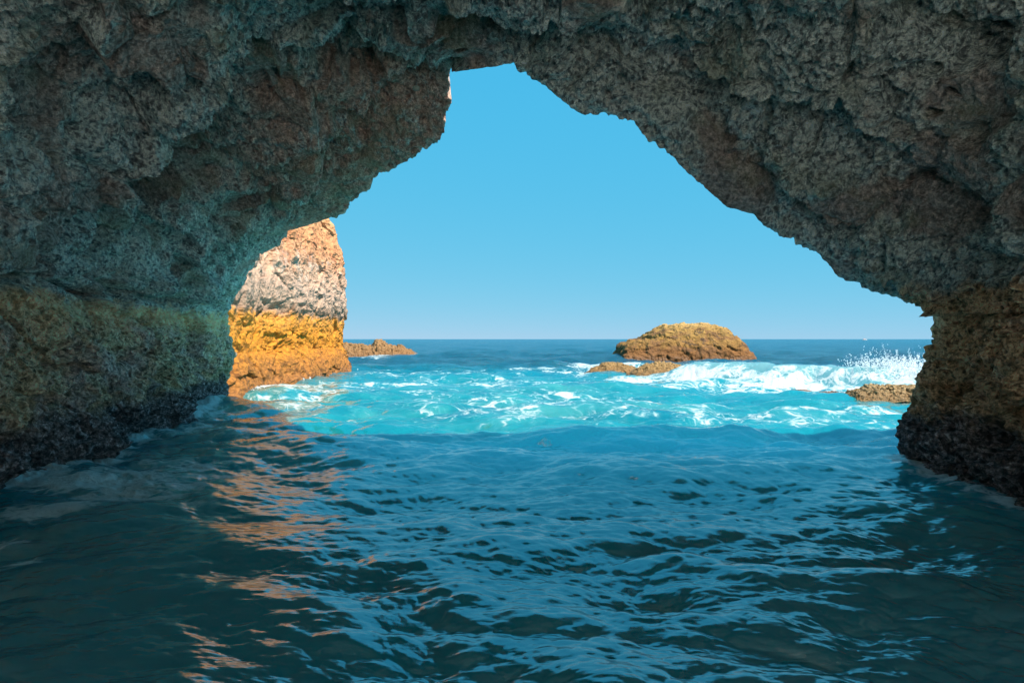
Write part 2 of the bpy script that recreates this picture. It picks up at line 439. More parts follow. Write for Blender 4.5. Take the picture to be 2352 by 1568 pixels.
for k in range(90):        # solution hollows scattered over the roof
    dent(rng.uniform(0, 2352), rng.uniform(0, 700), rng.uniform(8, 30), rng.uniform(6, 18), rng.uniform(.08, .26))
# soft ribs under the roof
D += .15*fbm(Pw*np.array([1.2, .8, 1.2])/.75, 3, ridged=True, seed=12)*rough*(.15+.85*inner)
D += .070*fbm((Pf+wv*.15)/.30, 3, ridged=True, seed=13)*rough
w1, w2, _ = worley((Pf+wv*.1)/.17)
D -= .08*sstep(.62, .22, w1)*rough
w1, w2, c9 = worley((Pf+wv*.06)/.095, 6)
D -= .055*sstep(.60, .20, w1)*(.3+.7*rough)*(_g[c9][:, 1] > -.15)*(.5+.5*inner)
D += .030*fbm(Pf/.095, 3, gain=.65, ridged=True, seed=15)*(.35+.65*rough)*(.45+.55*inner)
aa = uv/150.0+wv[:, 0]*.5
stq = np.stack([aa/.75, (Pf[:, 1]+wv[:, 1]*.45)/.26, np.linalg.norm(Pf[:, [0, 2]]-zc[[0, 2]], axis=1)/.5], 1)
stm = sstep(-.25, .3, fbm(Pf/2.1, 2, seed=23))*sstep(2.3, 3.0, Pf[:, 2])
D += .13*fbm(stq, 4, ridged=True, gain=.6, seed=22)*stm*(.2+.8*inner)*(.35+.65*rough)
D += .13*fbm(Pw/.45, 3, seed=24)*(.2+.8*inner)*rough
low = sstep(2.6, 2.0, Pf[:, 2])
w1, w2, _ = worley(Pf*np.array([1, 1, .7])/.11, 4)
D += low*(-.035*np.clip(.6-w1, 0, 1)*2+.07*fbm(Pf/.25, 3, seed=16)*(.4+.6*inner)+.14*inner*fbm(Pf/.8, 3, ridged=True, seed=17))
bel = sstep(.95, .6, Pf[:, 2]+.3*wv[:, 0])
w1, w2, _ = worley(Pf/.055, 5)
D += bel*(.045*np.clip(.6-w1, 0, 1)*1.6+.06*fbm(Pf*np.array([1, 1, .45])/.25, 3, ridged=True, seed=18))
D -= bel*.10*sstep(.45, .1, Pf[:, 2])
D *= 1-.9*np.exp(-((uv-u_ledgeR)/70)**2)*np.exp(-(sv/.16)**2)
PD = (Pf+N.reshape(-1, 3)*D[:, None]).reshape(P.shape)
# behind the eye and outside shell (coarse)
def ring_extend(base, dst, n, noise=.25):
    out = []
    for k in range(1, n+1):
        tt = k/n; q = base*(1-tt)+dst*tt
        q = q+noise*np.stack([fbm(q/1.6, 3, seed=20+j) for j in range(3)], 1)*min(1, tt*1.5)
        out.append(q)
    return out
endrow = PD[:, -1]
C1 = B.copy(); C1[:, 1] = 2.0; C1[:, 0] *= 1.05
C2 = C1.copy(); C2[:, 1] = -.6-7.0*sstep(5.4, 3.2, B[:, 0]); C2[:, 0] *= 1.0; C2[:, 2] = np.minimum(C2[:, 2], 4.9)  # unseen back opening, shaped to let fill light in from the right
rows_in = ring_extend(endrow, C1, 40)+ring_extend(C1, C2, 24)
rimrow = PD[:, 0]
rr = rimrow-zc; rr[:, 1] = 0; rr[:, 2] = np.maximum(rr[:, 2], 0); rr /= np.linalg.norm(rr, axis=1)[:, None]
rr = gsmooth(rr, 20)
lft = sstep(-3, -6, rimrow[:, 0])[:, None]
E1 = rimrow+rr*(.22+.25*lft)+np.array([0, 1, 0])*(.22-.14*lft); E2 = rimrow+rr*(.45+.6*lft)+np.array([0, 1, 0])*(.45-.33*lft)
TOPZ = 7.4+6.5*sstep(1.0, -2.0, rimrow[:, 0])+1.1*fbm(np.stack([rimrow[:, 0]/1.3, rimrow[:, 0]*0, rimrow[:, 0]*0], 1), 3, seed=19)  # unseen cliff top, height shaped for the shadow it throws on the water
k_ = np.minimum(np.where(rr[:, 0] > 0, (14-zc[0])/np.maximum(rr[:, 0], 1e-3), (-17-zc[0])/np.minimum(rr[:, 0], -1e-3)),
                (TOPZ-zc[2])/np.maximum(rr[:, 2], 1e-3))
F1 = zc+rr*k_[:, None]; F1[:, 1] = rimrow[:, 1]+.3-2.3*sstep(-1.5, .5, rimrow[:, 0])*np.clip(rr[:, 2]*1.5, 0, 1); F1[:, 2] = np.where(rr[:, 2] < .03, rimrow[:, 2], F1[:, 2])
F1[:, 1] += 2.5*sstep(.5, -1.5, rimrow[:, 0])*np.clip(rr[:, 2]*1.6, 0, 1)  # unseen brow pushed forward to keep sun off the left wall's end
F1[:, 1] = np.minimum(F1[:, 1], 20.5)
G1 = F1.copy(); G1[:, 1] = C2[:, 1]
rows_out = ring_extend(rimrow, E1, 14, .02)+ring_extend(E1, E2, 18, .12)+ring_extend(E2, F1, 34, .3)+ring_extend(F1, G1, 12, .4)
full = np.concatenate([np.stack(rows_out[::-1], 1), PD, np.stack(rows_in, 1)], 1)
lo = np.stack([full[0]+np.array([0, 0, -1.6*k/10]) for k in range(10, 0, -1)], 0)
hi = np.stack([full[-1]+np.array([0, 0, -1.6*k/10]) for k in range(1, 11)], 0)
full = np.concatenate([lo, full, hi], 0)
nu, nv = full.shape[:2]
Q = grid_faces(nu, nv)
if flip < 0: pass
# orient faces into the void
fc_u = np.repeat(np.concatenate([np.full(10, 0), uu, np.full(10, uu[-1])])[:-1][:, None], nv-1, 1).ravel()
V = full.reshape(-1, 3)
CR = np.full((nu, nv), .8); CR[10:-10, len(rows_out):len(rows_out)+NV] = (1-smooth_mask).reshape(shape); CR = CR.ravel()
cave = tag(empty('sea_cave'), 'dark grey limestone sea cave whose rough arch frames the open sea', 'cave')
for nm, m in (('rock_wall', fc_u < u_ledgeL), ('ceiling', (fc_u >= u_ledgeL) & (fc_u < u_ledgeR)), ('pillar', fc_u >= u_ledgeR)):
    v, q, at_s = subset(V, Q, m, {'crust': CR})
    o = mesh_obj(nm, v, q, M_CAVE, cave, at_s)
    o['label'] = {'rock_wall': 'ochre and grey lower wall with dark barnacle belt at the water', 'ceiling': 'grey-green pitted overhanging ceiling of the arch',
                  'pillar': 'brown pitted pillar standing in dark water under the overhang'}[nm]
del full, V, Q
# fossil shells set in the rock
def surf_at(px, py):
    X_ = (CX+F*PD[..., 0]/PD[..., 1])/S; Y_ = (CY+F*(H-PD[..., 2])/PD[..., 1])/S
    k = np.argmin((X_-px)**2+(Y_-py)**2); i, j = divmod(k, NV)
    return PD[i, j], N[i, j]
def shell(px, py, r, label, col, tall=.45, turns=2.6):
    p, n = surf_at(px, py)
    nr, na = 26, 56
    vs = []
    for a in range(na):
        th = 2*np.pi*a/na
        for k in range(nr):
            q = k/(nr-1); rad_ = r*q*(1+.16*math.cos(th))
            z = r*tall*(1-q**1.7)+r*.05*math.sin(2*np.pi*(turns*q*1.6-th/(2*np.pi)))*(1 if k else 0)
            vs.append((rad_*math.cos(th)*1.25, rad_*math.sin(th), z-r*.1))
    o = mesh_obj('fossil_shell', np.array(vs), grid_faces(na, nr, True), col)
    o.location = p; o.rotation_euler = Vector(n).to_track_quat('Z', 'Y').to_euler()
    return tag(o, label, 'shell', 'fossil shells set in the cave rock')
M_SH1 = simple('brown_shell', (.22, .10, .05), .6, 60, .5); M_SH2 = simple('pale_shell', (.50, .42, .32), .55, 60, .2)
shell(176, 440, .13, 'round brown coiled shell set in the grey left wall', M_SH1)
shell(549, 473, .07, 'tiny reddish shell below the smooth dark panel of the left wall', simple('red_shell', (.42, .2, .12), .6, 50, .2))
shell(956, 203, .08, 'pale oval pebble-like shell near the tip of the hanging block', M_SH2, .6, 1)
BASES = [PD[k][::28][:, :2].copy() for k in (0, -1)]
del P, N, PD

# ================================================================== ROCKS OUTSIDE
PIT = .16
def rock_disp(V3, Nn, scale, amp, seed):
    Q_ = V3/scale
    w = np.stack([fbm(Q_*.8, 2, seed=seed+k) for k in range(3)], 1)
    d = amp*.9*fbm(Q_, 4, seed=seed+4)
    d += amp*.6*fbm((Q_+w*.3)*np.array([1, 1, 1.7])*2.2, 4, ridged=True, seed=seed+5)
    f1, f2, c = worley((Q_+w*.4)*np.array([1, 1, 1.5])*1.6, seed)
    d += amp*(.35*_g[c][:, 0]+.5*(np.clip(f2-f1, 0, .3)-.15))
    f1, f2, c = worley((Q_+w*.2)*7, seed+1)
    d -= amp*PIT*np.clip(.5-f1, 0, 1)
    d += amp*.12*fbm(Q_*16, 3, gain=.65, ridged=True, seed=seed+8)
    return V3+Nn*d[:, None]

def heightrock(name, cx, cy, rx, ry, hfun, mat, label, scale, amp, seed, n=260, cat='rock', zlo=-.6, rot=0.0):
    """closed lump: hfun(a,b) on the unit square gives the height, edges run below the water"""
    g = np.linspace(-1, 1, n); X, Y = np.meshgrid(g, g, indexing='ij')
    Z = hfun(X, Y)
    x = X*rx; y = Y*ry
    c, s_n = math.cos(rot), math.sin(rot)
    Pn = np.stack([cx+x*c-y*s_n, cy+x*s_n+y*c, Z], -1)
    Nn = grid_normals(Pn); Nn *= np.sign(Nn[..., 2].mean())
    V3 = rock_disp(Pn.reshape(-1, 3), Nn.reshape(-1, 3), scale, amp, seed)
    o = mesh_obj(name, V3, grid_faces(n, n), mat)
    return tag(o, label, cat)

# --- sea stack (cliff) on the left
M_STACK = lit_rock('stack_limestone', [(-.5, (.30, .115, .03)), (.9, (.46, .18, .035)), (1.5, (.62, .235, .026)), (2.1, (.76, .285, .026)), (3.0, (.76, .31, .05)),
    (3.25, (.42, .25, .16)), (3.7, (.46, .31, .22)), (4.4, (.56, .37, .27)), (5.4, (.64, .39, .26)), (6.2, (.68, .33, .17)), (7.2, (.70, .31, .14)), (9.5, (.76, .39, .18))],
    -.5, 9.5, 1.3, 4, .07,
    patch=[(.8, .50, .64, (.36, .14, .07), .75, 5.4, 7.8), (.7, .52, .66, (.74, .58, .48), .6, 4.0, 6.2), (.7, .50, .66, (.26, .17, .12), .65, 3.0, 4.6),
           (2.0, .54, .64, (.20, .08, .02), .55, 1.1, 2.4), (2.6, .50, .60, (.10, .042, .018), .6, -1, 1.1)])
plan = np.array([(-9.45,22.6),(-9.9,25),(-10.7,29),(-10.2,32),(-10.35,36),(-10.3,40),(-10.5,42.5),(-11.3,43.4),(-14,45),(-19,46),(-21,40),(-21,26),(-17,22),(-12,21.6)], float)
seg = np.hypot(*np.diff(np.vstack([plan, plan[:1]]), axis=0).T); wseg = seg.copy(); wseg[8:13] *= .18
cs = np.concatenate([[0], np.cumsum(wseg)]); NT_ = 900
tt = np.linspace(0, cs[-1], NT_, endpoint=False)
pc = np.vstack([plan, plan[:1]])
ring = np.stack([np.interp(tt, cs, pc[:, 0]), np.interp(tt, cs, pc[:, 1])], 1)
r3 = np.vstack([ring]*3); ring = gsmooth(r3, 9)[NT_:2*NT_]
cen = np.array([-15.5, 34.0]); out = ring-cen
tg = np.roll(ring, -3, 0)-np.roll(ring, 3, 0); nn = np.stack([tg[:, 1], -tg[:, 0]], 1); nn /= np.linalg.norm(nn, axis=1)[:, None]
if (nn*out).sum(1).mean() < 0: nn = -nn
NZ = 420
zs = np.linspace(-1.2, 9.6, NZ)
off = np.interp(zs, [-1.2, 0, .5, 1.0, 1.5, 2.1, 3.05, 3.35, 3.7, 4.6, 5.6, 6.6, 7.4, 8.3, 8.9, 9.3, 9.6],
                [1.3, .62, .42, .2, -.10, -.04, .02, .10, .16, .14, .08, 0, -.15, -.42, -.62, -.85, -1.3])
fy = np.interp(ring[:, 1], [22, 30, 38, 44], [9.6, 9.6, 9.6, 9.6])
SP = np.stack([np.stack([ring[:, 0]+nn[:, 0]*o_, ring[:, 1]+nn[:, 1]*o_, np.full(NT_, z_)], 1) for z_, o_ in zip(zs, off)], 1)
top = SP[:, -1]
caps = [top*(1-k)+np.array([cen[0], cen[1], 9.9])*k for k in (.1, .25, .45, .7, 1.0)]
NSP = np.stack([np.repeat(nn[:, 0][:, None], NZ, 1), np.repeat(nn[:, 1][:, None], NZ, 1), np.zeros((NT_, NZ))], -1)
sp = rock_disp(SP.reshape(-1, 3), NSP.reshape(-1, 3), 2.6, .25, 31)
zz_ = sp[:, 2]
sp = sp.reshape(NT_, NZ, 3)
full = np.concatenate([sp, np.stack(caps, 1)], 1)
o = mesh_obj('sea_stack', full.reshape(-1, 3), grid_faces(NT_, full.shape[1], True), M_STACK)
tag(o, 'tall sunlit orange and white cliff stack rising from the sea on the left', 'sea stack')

# --- rocky spit behind it
M_REEF = lit_rock('reef_rock', [(-.5, (0.216, 0.108, 0.047)), (.6, (0.302, 0.158, 0.065)), (2.5, (0.396, 0.230, 0.101))], -.5, 2.5, .5, 4, .10)
def spit(X, Y):
    ridge = np.interp(X, [-1, -.6, -.25, -.12, .0, .15, .45, .7, .9, 1], [1.9, 1.55, 1.5, 2.25, 2.1, 1.5, 1.45, .8, .15, -.8])
    jag = 1+.25*fbm(np.stack([X*9, Y*2, X*0], -1).reshape(-1, 3), 3, ridged=True, seed=3).reshape(X.shape)
    return .72*ridge*jag*np.clip(1-np.abs(Y)**1.5, 0, 1)-.9*np.abs(Y)**3
heightrock('rocky_spit', -15.3, 80, 4.6, 3.4, spit, M_REEF, 'low jagged brown reef running out from the foot of the tall cliff', 1.6, .30, 41, 240, 'reef', rot=R(12))

# --- domed islet
M_DOME = lit_rock('dome_rock', [(-.5, (.15, .065, .022)), (.9, (.23, .10, .03)), (1.25, (.27, .135, .038)), (2.4, (.32, .18, .05)), (3.1, (.38, .22, .065)), (3.4, (.46, .28, .10)), (4, (.48, .30, .12))],
    -.5, 4, .5, 2, .10, patch=[(.45, .50, .60, (.20, .095, .04), .8, .8, 2.9), (.7, .55, .62, (.09, .055, .035), .85, 1.2, 3.0)])
def dome(X, Y):
    led = fbm(np.stack([X*2.2, Y*2.2, X*0], -1).reshape(-1, 3), 3, ridged=True, seed=33).reshape(X.shape)
    prof = np.interp(X, [-1, -.93, -.88, -.62, -.42, -.22, -.02, .3, .55, .72, .85, .93, 1], [-.8, .8, 1.35, 1.95, 2.6, 3.1, 3.35, 3.4, 3.1, 2.6, 1.75, .9, -.8])
    c = np.clip(1-np.abs(Y)**2.6, 0, 1)**.55
    base = np.clip(1.0*(1-np.abs(Y)**8), 0, 1)
    prof = np.where(prof > 0, prof*c*(1+.05*led), prof); prof = prof+.07*np.sin(np.clip(prof, .2, 3)*5.2)*(prof > .2)*(prof < 2.9)
    return prof-.8*np.abs(Y)**8
heightrock('domed_rock', 16.9, 69, 6.6, 4.6, dome, M_DOME, 'large rounded golden islet rising above the breaking waves', 2.6, .34, 52, 330, 'rock')

# --- wave-washed rocks in front
M_WASH = lit_rock('washed_rock', [(-.5, (0.173, 0.086, 0.036)), (.1, (0.259, 0.137, 0.054)), (.5, (0.346, 0.202, 0.079)), (1, (0.418, 0.259, 0.108))], -.5, 1, .3, 9, .06)
def lump(h, p=2.0, jag=.3, sd=1, fx=3):
    def f(X, Y):
        r = np.clip((np.abs(X)**p+np.abs(Y)**p), 0, 4)
        n_ = fbm(np.stack([X*fx, Y*fx, X*0+sd], -1).reshape(-1, 3), 4, ridged=True, seed=sd).reshape(X.shape)
        return h*(1-r)*(1+jag*n_)+np.where(r > 1, -.35*(r-1), 0)
    return f
def rock_px(px0, px1, pyb, depth_r, h, label, seed, jag=.3, name='wave_washed_rock', mat=M_WASH, amp=.12, scale=.8, p=2.2, ext=1.25, fx=3, n=200):
    a = ground(px0, pyb); b = ground(px1, pyb)
    cx, cy = (a[0]+b[0])/2, a[1]+depth_r*.8; rx = (b[0]-a[0])/2*ext
    cx *= cy/a[1]
    return heightrock(name, cx, cy, rx, depth_r*ext, lump(h, p, jag, seed, fx), mat, label, scale, amp, seed, n)
g_ = 'brown rocks awash in front of the islet'
rock_px(1452, 1590, 869, 1.5, .66, 'larger brown pitted rock awash in front of the golden islet', 61, .25, amp=.10)['group'] = g_
rock_px(1355, 1468, 861, 1.2, .54, 'lower brown rock just left of the larger washed rock', 62, .35, amp=.10)['group'] = g_
rock_px(1575, 1614, 858, .4, .22, 'small pointed rock at the right foot of the washed rocks', 63, .4, amp=.06)['group'] = g_
M_LOW = lit_rock('low_reef_rock', [(-.5, (0.216, 0.122, 0.050)), (.15, (0.331, 0.194, 0.086)), (.6, (0.504, 0.338, 0.166))], -.5, .6, .3, 12, .05)
rock_px(1945, 2190, 921, .8, .36, 'low lumpy golden reef beside the brown cave pillar', 64, .35, 'reef_rock', M_LOW, .12, .55, 3.5, 1.12, 7, 300)
M_SUB = lit_rock('submerged_reef_rock', [(-.5, (0.144, 0.072, 0.043)), (.15, (0.216, 0.122, 0.079)), (.5, (0.259, 0.158, 0.101))], -.5, .5, .2, 12, .04)
rock_px(1806, 1868, 907, .5, .13, 'flat dark reddish rock barely breaking the surface', 65, .5, 'reef_rock', M_SUB, .035, .4, 2.2, 1.3, 5, 140)
rock_px(1870, 1955, 909, .6, .09, 'flat wet rock awash between the reddish rock and the golden reef', 66, .5, 'reef_rock', M_SUB, .035, .4, 2.2, 1.3, 5, 140)

# ================================================================== THE SEA
def ocean_tile(L, n, lw, wdir, spread, seed, lo=.0, hi=1e9):
    rg = np.random.default_rng(seed)
    k1 = 2*np.pi*np.fft.fftfreq(n, L/n); KX, KY = np.meshgrid(k1, k1, indexing='ij')
    K = np.hypot(KX, KY); K[0, 0] = 1e-6
    c = (KX*wdir[0]+KY*wdir[1])/K
    Ps = np.exp(-1/(K*lw)**2)/K**4*(np.abs(c)**spread*.9+.10)
    lam = 2*np.pi/K
    Ps = Ps*np.exp(-(lo/lam)**2)*(lam < hi); Ps[0, 0] = 0
    h = np.sqrt(Ps)*(rg.normal(size=(n, n))+1j*rg.normal(size=(n, n)))
    z = np.fft.ifft2(h).real; dx = np.fft.ifft2(-1j*KX/K*h).real; dy = np.fft.ifft2(-1j*KY/K*h).real
    sd = z.std(); return z/sd, dx/sd, dy/sd, L, n
def samp(tile, X, Y, rot, ox=0, oy=0):
    z, dx, dy, L, n = tile
    c, s_n = math.cos(rot), math.sin(rot)
    u = ((X*c+Y*s_n+ox)/L*n) % n; v = ((-X*s_n+Y*c+oy)/L*n) % n
    i = np.floor(u).astype(int); j = np.floor(v).astype(int); fu, fv = u-i, v-j
    i %= n; j %= n; i1, j1 = (i+1) % n, (j+1) % n
    def b(a): return a[i, j]*(1-fu)*(1-fv)+a[i1, j]*fu*(1-fv)+a[i, j1]*(1-fu)*fv+a[i1, j1]*fu*fv
    zz, ax, ay = b(z), b(dx), b(dy)
    return zz, ax*c-ay*s_n, ax*s_n+ay*c
TA = ocean_tile(43, 1024, .85, (.10, -1), 5, 1, .12)
TB = ocean_tile(9.7, 512, .17, (-.2, -1), 3, 2, .04)
TC = ocean_tile(370, 512, 2.6, (.3, -1), 3, 3, 1.2)
# polar grid, denser where the eye is near
NR, NA = 1050, 1500
pys = np.concatenate([np.linspace(760, CY+2.2, NR-26)])
rr_ = F*H/(pys-CY)
rr_ = np.concatenate([[.4, .9, 1.6, 2.3, 2.9], rr_[rr_ > 3.05], np.geomspace(rr_.max()*1.2, 30000, 18)])
ang = np.linspace(R(-50), R(50), NA)
Ry, An = np.meshgrid(rr_, ang, indexing='ij')
Xw = np.tan(An)*Ry; Yw = Ry.copy()
X, Y = Xw.ravel(), Yw.ravel(); dist = np.hypot(X, Y)
fadeB = sstep(26, 9, dist); fadeA = sstep(190, 60, dist); inC = sstep(18, 60, dist)*sstep(2500, 500, dist)
za, xa, ya = samp(TA, X, Y, .10, 3, 7); zb, xb, yb = samp(TB, X, Y, -.15); zc_, xc, yc = samp(TC, X, Y, .1)
za2, xa2, ya2 = samp(TA, X*.61, Y*.61, -.38, 11, 2)
ampA = .060+.05*sstep(10, 18, dist)
calm = 1-.5*sstep(1.0, -3.0, X)*sstep(14, 6, dist)          # smoother water in the lee of the left wall
hz = ampA*za*fadeA*calm+.035*za2*fadeA+.0150*zb*fadeB*calm+.17*zc_*inC
hx = .9*(ampA*xa*fadeA*calm+.035*xa2*fadeA/.61*.6+.0150*xb*fadeB*calm)+.8*.17*xc*inC
hy = .9*(ampA*ya*fadeA*calm+.035*ya2*fadeA/.61*.6+.0150*yb*fadeB*calm)+.8*.17*yc*inC
# foam, churned water and shallow sand, laid out over the sea bed plan
def blob(px, py, hw, hh, amt, rot=0, soft=1.0):
    c = ground(px, py); rx = hw*S*c[1]/F; ry = abs(ground(px, py-hh)[1]-ground(px, py+hh)[1])/2
    dx, dy = X-c[0], Y-c[1]; cs_, sn = math.cos(rot), math.sin(rot)
    a, b = (dx*cs_+dy*sn)/rx, (-dx*sn+dy*cs_)/ry
    return amt*np.exp(-(a*a+b*b)**soft)
foam = np.zeros_like(X)
for b_ in [(640,897,130,14,.60,0,1.4),(560,905,40,10,.66),(760,882,120,8,.5),(700,905,190,16,.46),(905,815,75,5,.80,0,1.5),(850,822,60,4,.5),
           (1150,940,150,24,.52),(1200,962,90,10,.52),(1120,955,50,7,.5),(1290,905,60,6,.5),(950,900,90,6,.45),(1250,925,400,38,.36,0,1.6),(1000,860,250,12,.40),
           (1385,842,95,12,.74,0,1.5),(1440,874,150,7,.66),(1330,858,50,8,.6),(1230,850,120,8,.42),(1560,880,120,8,.62),(1640,868,90,10,.72),
           (1850,900,260,10,.60,0,2),(2080,892,80,12,.70,0,1.5),(1980,1005,110,9,.56),(2050,985,60,8,.50),(1880,980,90,7,.42),(1500,940,300,30,.36,0,1.5),
           (1800,955,260,22,.40,0,1.5),(2020,935,110,12,.5),(1610,970,60,6,.50),
           (250,1110,240,36,.80,.15),(420,1070,140,22,.74,.1),(130,1180,140,24,.70),(330,1135,190,30,.78,.1),(470,1090,90,14,.66),(420,1165,70,18,.66),(70,1290,80,26,.66),(40,1240,60,20,.5),
           (440,985,110,12,.56),(520,950,80,8,.58),(560,1000,80,10,.52),(690,940,120,8,.46),(330,1005,60,10,.44),(200,1050,60,12,.40),
           (2100,1120,120,16,.28),(2290,1170,60,10,.30),(1750,890,420,8,.42,0,2),(700,960,300,16,.32,0,1.4),(1100,880,500,10,.36,0,2)]:
    foam = np.maximum(foam, blob(*b_))
foam = foam*(1+.35*fbm(np.stack([X/2.2, Y/2.2, X*0], 1), 3, seed=70))
turq = np.zeros_like(X)
for b_ in [(1250,930,560,62,1.0,0,1.4),(800,915,330,34,.85,0,1.3),(1180,1000,330,34,.9,0,1.2),(1750,940,420,44,.75,0,1.4),(1150,1060,500,50,.35,0,1.4),(2050,960,150,60,.5),(1500,875,600,14,.6,0,2),
           (620,1000,320,70,.30)]:
    turq = np.maximum(turq, blob(*b_))
turq = np.clip(turq*(1+.5*fbm(np.stack([X/5, Y/5, X*0], 1), 3, seed=71)), 0, 1)
near = dist < 30
for k, bp_ in enumerate(BASES):
    dd, _ = polydist(X[near], Y[near], [tuple(p) for p in bp_])
    wf = fbm(np.stack([X[near]/.7, Y[near]/.7, X[near]*0], 1), 3, seed=80)
    f_ = (.82, .60)[k]*np.exp(-(dd/(.35+.25*np.clip(wf, -1, 1)))**2)*(1+.5*wf)
    foam[near] = np.maximum(foam[near], f_)
turq *= .40+.60*sstep(14.2, 18.5, Y+1.3*fbm(np.stack([X/2.2, Y/2.2, X*0], 1), 3, seed=78))  # sunlit turquoise painted darker near the cave's shadow, blending the two
turq *= 1-.75*sstep(31, 44, Y)*sstep(-12, 0, X)
# breaker along the reef on the right
c0, c1 = np.array([8.2, 33.5]), np.array([16.5, 26.5])
dv = (c1-c0); Lc = np.hypot(*dv); dv /= Lc; nv_ = np.array([-dv[1], dv[0]]);  nv_ = nv_ if nv_[1] > 0 else -nv_
al = (X-c0[0])*dv[0]+(Y-c0[1])*dv[1]; ac = (X-c0[0])*nv_[0]+(Y-c0[1])*nv_[1]
ac = ac+.7*fbm(np.stack([al/2.4, ac/1.5, al*0], 1), 3, seed=72)
along = sstep(-2.2, .8, al)*sstep(Lc+9, Lc+2, al)
prof = np.where(ac > 0, np.exp(-(ac/2.2)**2), np.exp(-(ac/1.25)**2))
hb = .90*along*prof
hz = hz*(1-.75*np.clip(hb, 0, 1))+hb*(1+.16*fbm(np.stack([al/1.1, ac/.8, al*0], 1), 4, gain=.6, seed=73))
white = along*sstep(-4.8, -2.6, ac)*sstep(.75, -.4, ac)
white *= np.clip(.34+.36*sstep(.1, -1.3, ac)+.75*fbm(np.stack([X/1.3, Y/1.3, hz*1.5], 1), 4, seed=74), .18, .95)
foam = np.maximum(foam, np.clip(white, 0, 1)*.84)
churn = along*sstep(-2.6, -.3, ac)*sstep(2.6, .2, ac)
# tumbling water: lumpy where foam is thick
lumpy = sstep(.5, .95, foam)
ln = fbm(np.stack([X/.55, Y/.55, X*0], 1), 4, gain=.6, ridged=True, seed=75)
hz += lumpy*.10*(ln)+lumpy*along*.14*fbm(np.stack([X/.9, Y/.9, X*0], 1), 4, gain=.65, seed=76)
# surge running up the foot of the stack
hz += .12*np.exp(-(((X+9.0)/1.2)**2+((Y-25)/3.2)**2))
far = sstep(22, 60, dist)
shade_tint = sstep(5.5, 12, Y+.8*fbm(np.stack([X/3, Y/3, X*0], 1), 3, seed=77))*sstep(-7, -1, X)*sstep(7.5, 4, X-.25*np.clip(Y-10, 0, 99))*sstep(15.0, 13.2, Y)*.95  # mask of the brighter colour laid into the cave's shadow
Vw = np.stack([X+hx, Y+hy, hz], 1)
Vw[dist > 3000, 2] = 0
nr = len(rr_)
sea = mesh_obj('sea_water', Vw, grid_faces(nr, NA)[:, ::-1], M_SEA, None, dict(foam=np.clip(foam, 0, 1), turq=turq, far=far, open=shade_tint, churn=np.clip(churn, 0, 1)*(1-.3*lumpy)))
tag(sea, 'turquoise and deep blue sea with foam', kind='structure')
# the rest of the sea, to the sides and behind
outer = []
qs = []
an2 = np.linspace(R(50), R(310), 120)
rad2 = np.concatenate([[0.4], np.geomspace(1, 30000/math.cos(R(50)), 160)])
# measured on the same front edge: radius grows as y/cos
A2, R2 = np.meshgrid(an2, rad2, indexing='ij')
x2 = np.sin(A2)*R2; y2 = np.cos(A2)*R2
z2 = .06*samp(TA, x2.ravel(), y2.ravel(), .35, 3, 7)[0]*sstep(190, 60, R2.ravel())
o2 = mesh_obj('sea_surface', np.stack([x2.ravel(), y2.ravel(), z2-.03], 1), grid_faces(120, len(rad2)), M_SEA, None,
              dict(foam=x2.ravel()*0, turq=x2.ravel()*0, far=sstep(22, 60, R2.ravel()), open=x2.ravel()*0, churn=x2.ravel()*0))
tag(o2, 'sea surface to the sides and behind', kind='structure')

# unseen pale sand added behind the eye to bounce sunlight into the cave
xs = np.linspace(-34, 34, 90); ys = np.linspace(-1.2, -46, 70)
BX, BY = np.meshgrid(xs, ys, indexing='ij')
bz = np.interp(-BY, [1.2, 2.0, 9, 46], [-.5, .2, 1.6, 5.0])+.08*fbm(np.stack([BX/3, BY/3, BX*0], -1).reshape(-1, 3), 3).reshape(BX.shape)
M_BOUNCE = simple('bounce_sand', (.74, .73, .68), .9, 3, .06)
o = mesh_obj('bounce_beach', np.stack([BX, BY, bz], -1).reshape(-1, 3), grid_faces(90, 70), M_BOUNCE)
tag(o, kind='structure')

# ================================================================== SPRAY
M_SPRAY = NT('spray_foam')
M_SPRAY.b.inputs['Base Color'].default_value = (.9, .93, .95, 1); M_SPRAY.b.inputs['Roughness'].default_value = .25
M_SPRAY = M_SPRAY.m
ico_v = []
phi = (1+5**.5)/2
for a, b in ((1, phi), (-1, phi), (1, -phi), (-1, -phi)):
    ico_v += [(0, a, b), (a, b, 0), (b, 0, a)]
ico_v = np.array(ico_v, float); ico_v /= np.linalg.norm(ico_v[0])
ico_f = []
for i in range(12):
    for j in range(i+1, 12):
        for k in range(j+1, 12):
            d = [np.linalg.norm(ico_v[p]-ico_v[q]) for p, q in ((i, j), (j, k), (i, k))]
            if max(d) < 1.1:
                n = np.cross(ico_v[j]-ico_v[i], ico_v[k]-ico_v[i])
                ico_f.append((i, j, k) if n@ico_v[i] > 0 else (i, k, j))
ico_f = np.array(ico_f)
def drops(pts, radii, stretch, name, label):
    vs, fs = [], []
    for q, (p, r, st) in enumerate(zip(pts, radii, stretch)):
        v = ico_v*r*(1+.25*np.random.default_rng(q).normal(size=(12, 1)))
        L = np.linalg.norm(st)
        if L > 0: v = v+np.outer(v@(st/L), st/L)*min(L, 4)
        vs.append(v+p); fs.append(ico_f+12*q)
    o = mesh_obj(name, np.vstack(vs), np.vstack(fs), M_SPRAY)
    return tag(o, label, kind='stuff')
pts, rad_, st_ = [], [], []
